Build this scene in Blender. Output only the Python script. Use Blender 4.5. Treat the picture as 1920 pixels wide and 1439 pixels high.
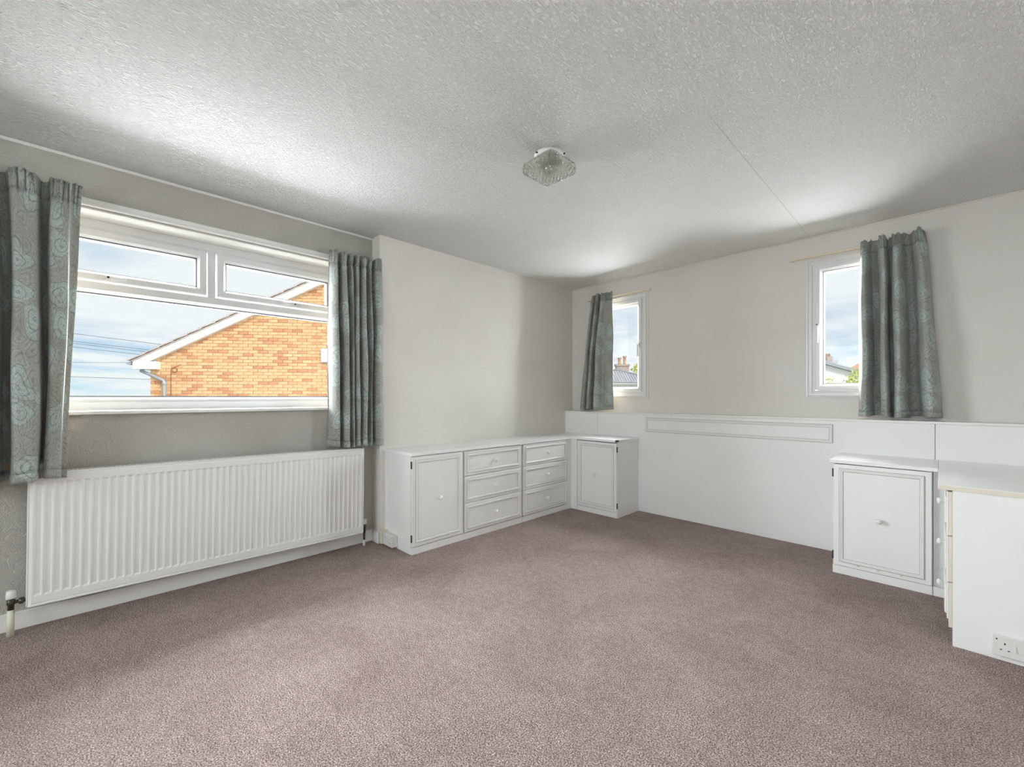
import bpy, bmesh, math, random
from mathutils import Vector, Matrix

for o in list(bpy.data.objects): bpy.data.objects.remove(o, do_unlink=True)
scene = bpy.context.scene
COL = scene.collection
PI = math.pi
R = math.radians

# ------------------------------------------------------------------ camera
cd = bpy.data.cameras.new('camera'); cam = bpy.data.objects.new('camera', cd); COL.objects.link(cam)
cd.sensor_width = 36.0; cd.sensor_fit = 'HORIZONTAL'; cd.lens = 793.0 / 1920.0 * 36.0
cd.shift_y = 25.5 / 1920.0; cd.clip_start = 0.02; cd.clip_end = 2000
cam.location = (3.18, -4.016, 1.138)
cam.rotation_euler = (R(90), 0, 0.7932)
scene.camera = cam
VX, VY = -0.7126, 0.70157      # viewing direction on plan
RX, RY = 0.70157, 0.7126       # to the right of it

# ------------------------------------------------------------------ view
vs = scene.view_settings
vs.view_transform = 'Standard'; vs.look = 'None'; vs.gamma = 1.0; vs.use_curve_mapping = False
vs.exposure = 0.49
scene.cycles.max_bounces = 8; scene.cycles.diffuse_bounces = 5; scene.cycles.sample_clamp_indirect = 4.0

# ------------------------------------------------------------------ sky
world = bpy.data.worlds.new('sky'); scene.world = world; world.use_nodes = True
nt = world.node_tree; nt.nodes.clear()
def wn(t, **k):
    n = nt.nodes.new(t)
    for a, b in k.items(): setattr(n, a, b)
    return n
tc = wn('ShaderNodeTexCoord'); sep = wn('ShaderNodeSeparateXYZ'); nt.links.new(tc.outputs['Generated'], sep.inputs[0])
zz = wn('ShaderNodeMath', operation='MAXIMUM'); nt.links.new(sep.outputs['Z'], zz.inputs[0]); zz.inputs[1].default_value = 0.0
za = wn('ShaderNodeMath', operation='ADD'); nt.links.new(zz.outputs[0], za.inputs[0]); za.inputs[1].default_value = 0.10
dx = wn('ShaderNodeMath', operation='DIVIDE'); nt.links.new(sep.outputs['X'], dx.inputs[0]); nt.links.new(za.outputs[0], dx.inputs[1])
dy = wn('ShaderNodeMath', operation='DIVIDE'); nt.links.new(sep.outputs['Y'], dy.inputs[0]); nt.links.new(za.outputs[0], dy.inputs[1])
cmb = wn('ShaderNodeCombineXYZ'); nt.links.new(dx.outputs[0], cmb.inputs[0]); nt.links.new(dy.outputs[0], cmb.inputs[1])
nz = wn('ShaderNodeTexNoise'); nz.inputs['Scale'].default_value = 0.62; nz.inputs['Detail'].default_value = 7; nz.inputs['Roughness'].default_value = 0.6; nz.inputs['Distortion'].default_value = 0.35
nt.links.new(cmb.outputs[0], nz.inputs['Vector'])
cr = wn('ShaderNodeValToRGB'); cr.color_ramp.elements[0].position = 0.33; cr.color_ramp.elements[1].position = 0.55
cr.color_ramp.elements[0].color = (0, 0, 0, 1); cr.color_ramp.elements[1].color = (1, 1, 1, 1)
nt.links.new(nz.outputs['Fac'], cr.inputs[0])
gr = wn('ShaderNodeValToRGB')          # clear sky behind the cloud, by height
e = gr.color_ramp.elements
e[0].position = 0.0; e[0].color = (0.62, 0.88, 0.97, 1)
e[1].position = 0.045; e[1].color = (0.36, 0.68, 0.96, 1)
e2 = e.new(0.14); e2.color = (0.50, 0.66, 0.84, 1)
e3 = e.new(0.45); e3.color = (0.66, 0.80, 0.93, 1)
nt.links.new(zz.outputs[0], gr.inputs[0])
mx = wn('ShaderNodeMixRGB'); nt.links.new(cr.outputs[0], mx.inputs[0]); nt.links.new(gr.outputs[0], mx.inputs[1]); mx.inputs[2].default_value = (0.95, 0.98, 1.0, 1)
bg = wn('ShaderNodeBackground'); nt.links.new(mx.outputs[0], bg.inputs[0]); bg.inputs[1].default_value = 0.70
wo = wn('ShaderNodeOutputWorld'); nt.links.new(bg.outputs[0], wo.inputs[0])

# soft sun from behind this house: it lights the neighbours, none of it enters the windows in view
sl = bpy.data.lights.new('sun', 'SUN'); so = bpy.data.objects.new('sun', sl); COL.objects.link(so)
sl.energy = 1.75; sl.angle = R(12); sl.color = (1.0, 0.95, 0.86)
so.rotation_euler = Vector((1.0, -0.03, 0.75)).to_track_quat('Z', 'Y').to_euler(); so.location = (20, 0, 20)

# daylight through the windows in view, plus an added rear fill
def daylight(name, loc, d, sx, sy, power, col=(0.95, 0.98, 1.0)):
    l = bpy.data.lights.new(name, 'AREA'); l.shape = 'RECTANGLE'; l.size = sx; l.size_y = sy; l.energy = power; l.color = col
    o = bpy.data.objects.new(name, l); COL.objects.link(o); o.location = loc
    o.rotation_euler = Vector(d).to_track_quat('-Z', 'Y').to_euler(); return o
daylight('daylight_main_window', (-0.90, -3.475, 1.95), (1, 0, -0.66), 3.6, 1.6, 600)
daylight('ground_bounce_main_window', (-1.05, -3.475, 0.10), (0.45, 0, 1), 2.8, 1.4, 100)
daylight('daylight_corner_window', (0.76, 0.80, 1.85), (0, -1, -0.42), 2.2, 1.4, 480)
daylight('daylight_narrow_window', (2.73, 0.80, 1.85), (0, -1, -0.36), 2.8, 1.4, 560)
daylight('rear_fill_light', (1.9, -8.0, 2.0), (0, 1, -0.25), 3.0, 1.7, 112)  # added fill lamp outside the unseen, made-up rear window

# ------------------------------------------------------------------ helpers
WL = {}      # world location of unrotated parents
def link(o, parent=None):
    COL.objects.link(o)
    if parent is not None: o.parent = parent
    return o
def tag(o, label=None, cat=None, group=None, kind=None):
    if label: o['label'] = label
    if cat: o['category'] = cat
    if group: o['group'] = group
    if kind: o['kind'] = kind
    return o
def thing(name, loc, label=None, cat=None, rz=0.0, group=None, kind=None, rot=None):
    o = bpy.data.objects.new(name, None); link(o); o.location = loc
    o.rotation_euler = rot if rot else (0, 0, rz); o.empty_display_size = 0.1
    return tag(o, label, cat, group, kind)

class B:
    """collects geometry in one bmesh"""
    def __init__(s): s.bm = bmesh.new(); s.uv = None
    def box(s, lo, hi, bev=0.0, seg=1):
        t = bmesh.new(); bmesh.ops.create_cube(t, size=1)
        sx, sy, sz = (hi[i] - lo[i] for i in range(3)); c = [(hi[i] + lo[i]) / 2 for i in range(3)]
        for v in t.verts: v.co = Vector((v.co.x * sx + c[0], v.co.y * sy + c[1], v.co.z * sz + c[2]))
        if bev > 0: bmesh.ops.bevel(t, geom=list(t.edges), offset=bev, segments=seg, affect='EDGES', profile=0.6)
        s.merge(t); return s
    def merge(s, t):
        vm = {}
        for v in t.verts: vm[v] = s.bm.verts.new(v.co)
        for f in t.faces:
            try: s.bm.faces.new([vm[v] for v in f.verts]).smooth = f.smooth
            except ValueError: pass
        t.free()
    def poly(s, pts):
        vs_ = [s.bm.verts.new(p) for p in pts]; return s.bm.faces.new(vs_)
    def prism(s, pts2, a0, a1, ax):
        """polygon pts2 in the plane normal to axis ax, extruded from a0 to a1"""
        def mk(p, a):
            if ax == 2: return (p[0], p[1], a)
            if ax == 1: return (p[0], a, p[1])
            return (a, p[0], p[1])
        n = len(pts2); lo = [s.bm.verts.new(mk(p, a0)) for p in pts2]; hi = [s.bm.verts.new(mk(p, a1)) for p in pts2]
        s.bm.faces.new(lo[::-1]); s.bm.faces.new(hi)
        for i in range(n): s.bm.faces.new([lo[i], lo[(i + 1) % n], hi[(i + 1) % n], hi[i]])
        return s
    def lathe(s, prof, origin, axis, seg=16):
        """prof = (radius, distance along axis)"""
        a = Vector(axis).normalized(); u = a.orthogonal().normalized(); w = a.cross(u); O = Vector(origin); rings = []
        for r_, h in prof:
            if r_ < 1e-5: rings.append([s.bm.verts.new(O + a * h)])
            else: rings.append([s.bm.verts.new(O + a * h + (u * math.cos(2 * PI * i / seg) + w * math.sin(2 * PI * i / seg)) * r_) for i in range(seg)])
        for p, q in zip(rings, rings[1:]):
            for i in range(seg):
                j = (i + 1) % seg
                vv = [p[i % len(p)], p[j % len(p)], q[j % len(q)], q[i % len(q)]]
                vv = list(dict.fromkeys(vv))
                if len(vv) > 2: s.bm.faces.new(vv).smooth = True
        return s
    def tube(s, pts, r, seg=8):
        pts = [Vector(p) for p in pts]; rings = []; prev = None
        for i, p in enumerate(pts):
            d = (pts[min(i + 1, len(pts) - 1)] - pts[max(i - 1, 0)]).normalized()
            u = d.orthogonal().normalized() if prev is None else (prev - d * prev.dot(d)).normalized()
            prev = u; w = d.cross(u)
            rings.append([s.bm.verts.new(p + (u * math.cos(2 * PI * k / seg) + w * math.sin(2 * PI * k / seg)) * r) for k in range(seg)])
        for p, q in zip(rings, rings[1:]):
            for k in range(seg): s.bm.faces.new([p[k], p[(k + 1) % seg], q[(k + 1) % seg], q[k]]).smooth = True
        s.bm.faces.new(rings[0][::-1]); s.bm.faces.new(rings[-1]); return s
    def frame(s, rect, prof, f):
        """mitred ring round rect=(a0,b0,a1,b1); prof=(inset, height); f(a,b,h)->point"""
        a0, b0, a1, b1 = rect; rings = []
        for ins, h in prof:
            rings.append([s.bm.verts.new(f(a, b, h)) for a, b in ((a0 + ins, b0 + ins), (a1 - ins, b0 + ins), (a1 - ins, b1 - ins), (a0 + ins, b1 - ins))])
        for p, q in zip(rings, rings[1:]):
            for i in range(4): s.bm.faces.new([p[i], p[(i + 1) % 4], q[(i + 1) % 4], q[i]])
        return s
    def done(s, name, m, parent=None, origin=None, recalc=True):
        if recalc: bmesh.ops.recalc_face_normals(s.bm, faces=list(s.bm.faces))
        me = bpy.data.meshes.new(name); 
        o = bpy.data.objects.new(name, me)
        if origin is not None:
            for v in s.bm.verts: v.co -= Vector(origin)
            o.location = origin
        s.bm.to_mesh(me); s.bm.free()
        if m: me.materials.append(m)
        return link(o, parent)

def box(name, lo, hi, m, parent=None, bev=0.0, seg=1): return B().box(lo, hi, bev, seg).done(name, m, parent)

# ------------------------------------------------------------------ materials
def mat(name):
    m = bpy.data.materials.new(name); m.use_nodes = True; t = m.node_tree
    b = t.nodes['Principled BSDF']; return m, t, b
def N(t, typ, ins=None, **k):
    n = t.nodes.new(typ)
    for a, v in k.items(): setattr(n, a, v)
    for a, v in (ins or {}).items():
        if isinstance(v, bpy.types.NodeSocket): t.links.new(v, n.inputs[a])
        else: n.inputs[a].default_value = v
    return n
def coords(t, scale=(1, 1, 1), rot=(0, 0, 0), out='Object'):
    c = N(t, 'ShaderNodeTexCoord'); mp = N(t, 'ShaderNodeMapping', {'Vector': c.outputs[out], 'Scale': scale, 'Rotation': rot}); return mp.outputs[0]
def ramp(t, src, stops):
    r_ = N(t, 'ShaderNodeValToRGB', {'Fac': src}); el = r_.color_ramp.elements
    el[0].position, el[0].color = stops[0][0], (*stops[0][1], 1); el[1].position, el[1].color = stops[1][0], (*stops[1][1], 1)
    for p, c in stops[2:]: el.new(p).color = (*c, 1)
    return r_.outputs[0]
def bump(t, b, h, strength, dist):
    n = N(t, 'ShaderNodeBump', {'Height': h, 'Strength': strength, 'Distance': dist}); t.links.new(n.outputs[0], b.inputs['Normal']); return n
def plain(name, col, rough=0.5, metal=0.0, var=0.04, scale=6.0, bstr=0.0, bscale=200.0, bdist=0.001):
    m, t, b = mat(name); b.inputs['Roughness'].default_value = rough; b.inputs['Metallic'].default_value = metal
    v = coords(t); n = N(t, 'ShaderNodeTexNoise', {'Vector': v, 'Scale': scale, 'Detail': 3.0})
    t.links.new(ramp(t, n.outputs['Fac'], [(0.3, tuple(c * (1 - var) for c in col)), (0.7, tuple(min(1, c * (1 + var)) for c in col))]), b.inputs['Base Color'])
    if bstr: bump(t, b, N(t, 'ShaderNodeTexNoise', {'Vector': v, 'Scale': bscale, 'Detail': 2.0}).outputs['Fac'], bstr, bdist)
    return m

def wallpaper(name, col, dirt, strength=0.35):
    m, t, b = mat(name); b.inputs['Roughness'].default_value = 0.75; v = coords(t)
    a = N(t, 'ShaderNodeTexNoise', {'Vector': v, 'Scale': 16.0, 'Detail': 2.0, 'Distortion': 2.6})
    w = N(t, 'ShaderNodeMath', {0: a.outputs['Fac'], 1: 60.0}, operation='MULTIPLY'); sn = N(t, 'ShaderNodeMath', {0: w.outputs[0]}, operation='SINE')
    f = N(t, 'ShaderNodeTexNoise', {'Vector': v, 'Scale': 160.0, 'Detail': 3.0})
    mi = N(t, 'ShaderNodeMath', {0: sn.outputs[0], 1: 0.25}, operation='MULTIPLY'); ad = N(t, 'ShaderNodeMath', {0: mi.outputs[0], 1: f.outputs['Fac']}, operation='ADD')
    bump(t, b, ad.outputs[0], strength, 0.0035)
    st = N(t, 'ShaderNodeTexNoise', {'Vector': v, 'Scale': 1.3, 'Detail': 5.0, 'Roughness': 0.6})
    t.links.new(ramp(t, st.outputs['Fac'], [(0.32, dirt), (0.62, col)]), b.inputs['Base Color'])
    return m
M = {}
M['wall_left'] = wallpaper('wallpaper shaded copy', (0.50, 0.49, 0.46), (0.465, 0.45, 0.415), 0.8)  # same wallpaper as the breast, darkened to put its shade into the colour
M['wall_breast'] = wallpaper('wallpaper lit copy', (0.77, 0.75, 0.71), (0.72, 0.69, 0.635), 0.6)  # same wallpaper, lightened so the window light sits in its colour
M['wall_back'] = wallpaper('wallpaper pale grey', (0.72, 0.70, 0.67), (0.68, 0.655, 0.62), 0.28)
M['reveal'] = plain('reveal paint', (0.80, 0.79, 0.76), 0.7, var=0.03, scale=9, bstr=0.25, bscale=60, bdist=0.002)
M['white'] = plain('white laminate', (0.84, 0.84, 0.83), 0.38, var=0.02, scale=3, bstr=0.05, bscale=260)
M['top'] = plain('glossy white worktop', (0.88, 0.88, 0.875), 0.2, var=0.015, scale=3)
M['panelwhite'] = plain('painted panel', (0.84, 0.84, 0.83), 0.55, var=0.02, scale=2.5, bstr=0.08, bscale=120)
M['gloss'] = plain('white gloss paint', (0.80, 0.795, 0.77), 0.35, var=0.03, scale=5, bstr=0.06, bscale=40)
M['joint_shade'] = plain('grime and shadow line', (0.34, 0.33, 0.33), 0.8, var=0.25, scale=14)  # thin grey strip: joint dirt, with the moulding's edge shadow put into the colour
M['cream'] = plain('cream edge', (0.70, 0.66, 0.56), 0.6)
M['creamrod'] = plain('cream rod', (0.74, 0.66, 0.50), 0.45)
M['dark'] = plain('dark metal hinge', (0.035, 0.033, 0.03), 0.5)
M['hole'] = plain('socket slot', (0.012, 0.012, 0.012), 0.7)
M['upvc'] = plain('white upvc', (0.72, 0.725, 0.73), 0.30, var=0.01)
M['gasket'] = plain('grey gasket', (0.10, 0.10, 0.11), 0.6)
M['plastic'] = plain('socket plastic', (0.74, 0.73, 0.71), 0.35, var=0.01)
M['trunk'] = plain('cream trunking', (0.70, 0.68, 0.55), 0.45)
M['rad'] = plain('radiator enamel', (0.80, 0.80, 0.78), 0.33, var=0.015, scale=3)
M['brass'] = plain('tarnished valve metal', (0.09, 0.075, 0.06), 0.4, 0.7)
M['chrome'] = plain('worn chrome', (0.55, 0.55, 0.54), 0.25, 0.9)
M['lining'] = plain('curtain lining', (0.42, 0.36, 0.27), 0.9, var=0.12, scale=14, bstr=0.3, bscale=300)

def ceiling_mat():
    m, t, b = mat('textured ceiling'); b.inputs['Roughness'].default_value = 0.85
    v = coords(t, (150, 62, 90), (0, 0, R(6)))
    a = N(t, 'ShaderNodeTexNoise', {'Vector': v, 'Scale': 1.0, 'Detail': 2.5, 'Roughness': 0.55, 'Distortion': 0.9})
    r1 = N(t, 'ShaderNodeMapRange', {'Value': a.outputs['Fac'], 'From Min': 0.36, 'From Max': 0.56})
    big = N(t, 'ShaderNodeTexNoise', {'Vector': coords(t), 'Scale': 2.2, 'Detail': 3.0})
    # the stipple is deep over the window side and worn shallow towards the far wall
    c = N(t, 'ShaderNodeTexCoord'); sp = N(t, 'ShaderNodeSeparateXYZ', {0: c.outputs['Object']})
    g = N(t, 'ShaderNodeMapRange', {'Value': sp.outputs['Y'], 'From Min': -2.6, 'From Max': -0.9, 'To Min': 1.0, 'To Max': 0.30})
    k = N(t, 'ShaderNodeMath', {0: r1.outputs[0], 1: g.outputs[0]}, operation='MULTIPLY')
    bump(t, b, k.outputs[0], 1.0, 0.0075)
    # straight joint between two ceiling boards
    jx = N(t, 'ShaderNodeMath', {0: sp.outputs['X'], 1: 2.45}, operation='SUBTRACT'); ja = N(t, 'ShaderNodeMath', {0: jx.outputs[0]}, operation='ABSOLUTE')
    jl = N(t, 'ShaderNodeMath', {0: ja.outputs[0], 1: 0.0020}, operation='LESS_THAN')
    jy = N(t, 'ShaderNodeMath', {0: sp.outputs['Y'], 1: -2.05}, operation='GREATER_THAN'); jm = N(t, 'ShaderNodeMath', {0: jl.outputs[0], 1: jy.outputs[0]}, operation='MULTIPLY')
    base = ramp(t, big.outputs['Fac'], [(0.3, (0.80, 0.795, 0.775)), (0.7, (0.84, 0.835, 0.815))])
    mx_ = N(t, 'ShaderNodeMixRGB', {0: jm.outputs[0], 1: base, 2: (0.64, 0.62, 0.58, 1)}); t.links.new(mx_.outputs[0], b.inputs['Base Color'])
    return m
M['ceiling'] = ceiling_mat()

def carpet_mat():
    m, t, b = mat('mauve twist carpet'); b.inputs['Roughness'].default_value = 1.0
    if 'Specular IOR Level' in b.inputs: b.inputs['Specular IOR Level'].default_value = 0.1
    v = coords(t)
    vo = N(t, 'ShaderNodeTexVoronoi', {'Vector': v, 'Scale': 130.0, 'Randomness': 1.0})
    n1 = N(t, 'ShaderNodeTexNoise', {'Vector': v, 'Scale': 210.0, 'Detail': 3.0, 'Roughness': 0.7})
    n2 = N(t, 'ShaderNodeTexNoise', {'Vector': v, 'Scale': 3.0, 'Detail': 5.0, 'Roughness': 0.62, 'Distortion': 0.6})
    n3 = N(t, 'ShaderNodeTexNoise', {'Vector': v, 'Scale': 30.0, 'Detail': 4.0})
    fine = ramp(t, n1.outputs['Fac'], [(0.34, (0.062, 0.043, 0.041)), (0.65, (0.71, 0.60, 0.575)), (0.5, (0.325, 0.252, 0.24))])
    patch = ramp(t, n2.outputs['Fac'], [(0.32, (0.84, 0.81, 0.80)), (0.66, (1.05, 1.04, 1.03))])
    p2 = ramp(t, n3.outputs['Fac'], [(0.3, (0.86, 0.85, 0.84)), (0.7, (1.10, 1.10, 1.10))])
    a = N(t, 'ShaderNodeMixRGB', {0: 1.0, 1: fine, 2: patch}, blend_type='MULTIPLY'); a2 = N(t, 'ShaderNodeMixRGB', {0: 1.0, 1: a.outputs[0], 2: p2}, blend_type='MULTIPLY')
    t.links.new(a2.outputs[0], b.inputs['Base Color'])
    h = N(t, 'ShaderNodeMath', {0: n1.outputs['Fac'], 1: vo.outputs['Distance']}, operation='ADD')
    bump(t, b, h.outputs[0], 0.8, 0.006)
    return m
M['carpet'] = carpet_mat()

def paisley():
    m, t, b = mat('paisley curtain cloth'); b.inputs['Roughness'].default_value = 0.72
    if 'Sheen Weight' in b.inputs: b.inputs['Sheen Weight'].default_value = 0.25
    uv = N(t, 'ShaderNodeTexCoord').outputs['UV']
    wob = N(t, 'ShaderNodeTexNoise', {'Vector': uv, 'Scale': 9.0, 'Detail': 1.0})
    wc = N(t, 'ShaderNodeVectorMath', {0: wob.outputs['Color'], 1: (0.5, 0.5, 0.5)}, operation='SUBTRACT'); ws = N(t, 'ShaderNodeVectorMath', {0: wc.outputs[0], 'Scale': 0.05}, operation='SCALE')
    p = N(t, 'ShaderNodeVectorMath', {0: uv, 1: ws.outputs[0]}, operation='ADD')
    def drops(scale, rings):
        vo = N(t, 'ShaderNodeTexVoronoi', {'Vector': p.outputs[0], 'Scale': scale, 'Randomness': 0.75}, voronoi_dimensions='2D')
        # Position comes back in texture space; local vector from the cell centre
        loc = N(t, 'ShaderNodeVectorMath', {0: p.outputs[0], 1: vo.outputs['Position']}, operation='SUBTRACT')
        ls = N(t, 'ShaderNodeVectorMath', {0: loc.outputs[0], 'Scale': scale}, operation='SCALE')
        rnd = N(t, 'ShaderNodeSeparateColor', {0: vo.outputs['Color']}); an = N(t, 'ShaderNodeMath', {0: rnd.outputs[0], 1: 6.28}, operation='MULTIPLY')
        ro = N(t, 'ShaderNodeVectorRotate', {'Vector': ls.outputs[0], 'Angle': an.outputs[0]}, rotation_type='Z_AXIS')
        s_ = N(t, 'ShaderNodeSeparateXYZ', {0: ro.outputs[0]})
        y2 = N(t, 'ShaderNodeMath', {0: s_.outputs['Y'], 1: s_.outputs['Y']}, operation='MULTIPLY'); bend = N(t, 'ShaderNodeMath', {0: y2.outputs[0], 1: 0.7}, operation='MULTIPLY')
        xb = N(t, 'ShaderNodeMath', {0: s_.outputs['X'], 1: bend.outputs[0]}, operation='ADD')
        tp = N(t, 'ShaderNodeMath', {0: s_.outputs['Y'], 1: 1.6}, operation='MULTIPLY'); tp1 = N(t, 'ShaderNodeMath', {0: tp.outputs[0], 1: 1.55}, operation='ADD')
        xs = N(t, 'ShaderNodeMath', {0: xb.outputs[0], 1: tp1.outputs[0]}, operation='MULTIPLY')
        cv = N(t, 'ShaderNodeCombineXYZ', {0: xs.outputs[0], 1: s_.outputs['Y']}); ln = N(t, 'ShaderNodeVectorMath', {0: cv.outputs[0]}, operation='LENGTH')
        k = N(t, 'ShaderNodeMath', {0: ln.outputs['Value'], 1: rings}, operation='MULTIPLY'); sn = N(t, 'ShaderNodeMath', {0: k.outputs[0]}, operation='SINE')
        return sn.outputs[0], ln.outputs['Value'], rnd.outputs[1]
    s1, l1, r1 = drops(4.6, 34.0); s2, l2, r2 = drops(11.0, 19.0); s3, l3, r3 = drops(24.0, 13.0)
    tone = N(t, 'ShaderNodeTexNoise', {'Vector': uv, 'Scale': 7.0, 'Detail': 3.0})
    body = ramp(t, l1, [(0.16, (0.345, 0.395, 0.38)), (0.50, (0.275, 0.28, 0.268)), (0.34, (0.325, 0.375, 0.362))])
    tn = ramp(t, tone.outputs['Fac'], [(0.35, (0.90, 0.89, 0.87)), (0.65, (1.06, 1.10, 1.09))])
    line = ramp(t, s1, [(0.80, (1, 1, 1)), (0.97, (0.62, 0.62, 0.61))])
    sm = ramp(t, s2, [(0.3, (1.0, 1.0, 1.0)), (0.95, (0.74, 0.73, 0.72))])
    hi = ramp(t, s3, [(0.0, (1.22, 1.20, 1.13)), (0.3, (1, 1, 1))])
    c0 = N(t, 'ShaderNodeMixRGB', {0: 1.0, 1: body, 2: tn}, blend_type='MULTIPLY')
    inside = ramp(t, l1, [(0.40, (1, 1, 1)), (0.50, (0.25, 0.25, 0.25))])
    c1 = N(t, 'ShaderNodeMixRGB', {0: inside, 1: c0.outputs[0], 2: line}, blend_type='MULTIPLY'); c2 = N(t, 'ShaderNodeMixRGB', {0: 0.9, 1: c1.outputs[0], 2: sm}, blend_type='MULTIPLY')
    c3 = N(t, 'ShaderNodeMixRGB', {0: 0.8, 1: c2.outputs[0], 2: hi}, blend_type='MULTIPLY')
    we = N(t, 'ShaderNodeTexNoise', {'Vector': uv, 'Scale': 420.0, 'Detail': 1.0}); wr = ramp(t, we.outputs['Fac'], [(0.35, (0.8, 0.8, 0.8)), (0.65, (1.2, 1.2, 1.2))])
    c4 = N(t, 'ShaderNodeMixRGB', {0: 1.0, 1: c3.outputs[0], 2: wr}, blend_type='MULTIPLY')
    t.links.new(c4.outputs[0], b.inputs['Base Color'])
    bump(t, b, we.outputs['Fac'], 0.25, 0.001)
    return m
M['paisley'] = paisley()

def glass_pane():
    m = bpy.data.materials.new('window glass'); m.use_nodes = True; t = m.node_tree; t.nodes.clear()
    tr = N(t, 'ShaderNodeBsdfTransparent', {'Color': (0.97, 0.985, 0.98, 1)}); gl = N(t, 'ShaderNodeBsdfGlossy', {'Roughness': 0.0, 'Color': (1, 1, 1, 1)})
    fr = N(t, 'ShaderNodeFresnel', {'IOR': 1.18}); sm = N(t, 'ShaderNodeTexNoise', {'Vector': coords(t), 'Scale': 2.0})
    fm = N(t, 'ShaderNodeMath', {0: fr.outputs[0], 1: ramp(t, sm.outputs['Fac'], [(0.3, (0.75, 0.75, 0.75)), (0.7, (0.95, 0.95, 0.95))])}, operation='MULTIPLY')
    mi = N(t, 'ShaderNodeMixShader', {0: fm.outputs[0], 1: tr.outputs[0], 2: gl.outputs[0]}); o = N(t, 'ShaderNodeOutputMaterial', {0: mi.outputs[0]})
    return m
M['glass'] = glass_pane()

def cut_glass():
    m, t, b = mat('moulded lamp glass'); b.inputs['Base Color'].default_value = (0.84, 0.86, 0.80, 1); b.inputs['Roughness'].default_value = 0.02
    b.inputs['Transmission Weight'].default_value = 1.0; b.inputs['IOR'].default_value = 1.5
    v = coords(t); vo = N(t, 'ShaderNodeTexVoronoi', {'Vector': v, 'Scale': 75.0}, feature='SMOOTH_F1'); n = N(t, 'ShaderNodeTexNoise', {'Vector': v, 'Scale': 90.0, 'Detail': 2.0})
    h = N(t, 'ShaderNodeMath', {0: vo.outputs['Distance'], 1: n.outputs['Fac']}, operation='ADD'); bump(t, b, h.outputs[0], 0.8, 0.004)
    return m
M['cutglass'] = cut_glass()

def brick_mat(name, stops):
    m, t, b = mat(name); b.inputs['Roughness'].default_value = 0.9
    oi = N(t, 'ShaderNodeObjectInfo'); ge = N(t, 'ShaderNodeNewGeometry')
    s_ = N(t, 'ShaderNodeMath', {0: oi.outputs['Random'], 1: ge.outputs['Random Per Island']}, operation='ADD'); fr = N(t, 'ShaderNodeMath', {0: s_.outputs[0]}, operation='FRACT')
    n = N(t, 'ShaderNodeTexNoise', {'Vector': coords(t), 'Scale': 14.0, 'Detail': 4.0})
    mul = ramp(t, n.outputs['Fac'], [(0.3, (0.88, 0.86, 0.84)), (0.7, (1.1, 1.1, 1.1))])
    mm = N(t, 'ShaderNodeMixRGB', {0: 1.0, 1: ramp(t, fr.outputs[0], stops), 2: mul}, blend_type='MULTIPLY'); t.links.new(mm.outputs[0], b.inputs['Base Color'])
    bump(t, b, n.outputs['Fac'], 0.4, 0.004)
    return m
M['brick'] = brick_mat('buff orange brick', [(0.0, (0.56, 0.26, 0.14)), (1.0, (0.74, 0.44, 0.24)), (0.16, (0.62, 0.31, 0.165)), (0.24, (0.72, 0.42, 0.225)), (0.75, (0.78, 0.50, 0.275))])
M['mortar'] = plain('pale mortar', (0.76, 0.63, 0.50), 0.95, var=0.08, scale=20)
M['fascia'] = plain('white fascia', (0.86, 0.86, 0.86), 0.35, var=0.01)
M['soffit'] = plain('soffit board', (0.80, 0.76, 0.74), 0.5)
M['rooftile'] = plain('concrete roof tile', (0.56, 0.49, 0.46), 0.9, var=0.15, scale=9)
M['gutter'] = plain('grey plastic gutter', (0.36, 0.37, 0.41), 0.4, var=0.03)
M['cable'] = plain('overhead wire', (0.20, 0.21, 0.23), 0.6)
M['browncable'] = plain('brown cable', (0.28, 0.16, 0.08), 0.6)
M['slate'] = plain('pale slate roof', (0.44, 0.45, 0.50), 0.8, var=0.12, scale=2)
M['render'] = plain('white render', (0.86, 0.86, 0.85), 0.85, var=0.03, scale=2)
M['redbrick'] = plain('orange brick far off', (0.74, 0.40, 0.26), 0.9, var=0.15, scale=5)
M['pot'] = plain('chimney pot clay', (0.72, 0.45, 0.27), 0.85, var=0.1)
M['stack'] = plain('weathered chimney brick', (0.50, 0.40, 0.36), 0.9, var=0.2, scale=6)
M['leaf'] = plain('yellow green leaf', (0.50, 0.56, 0.06), 0.6, var=0.35, scale=7)
M['bark'] = plain('bark', (0.20, 0.15, 0.10), 0.9, var=0.3, scale=20)
M['ground'] = plain('gardens and streets below', (0.42, 0.43, 0.36), 1.0, var=0.35, scale=0.12)
M['hill'] = plain('hazy far hills', (0.30, 0.42, 0.50), 1.0, var=0.1, scale=0.02)

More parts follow.
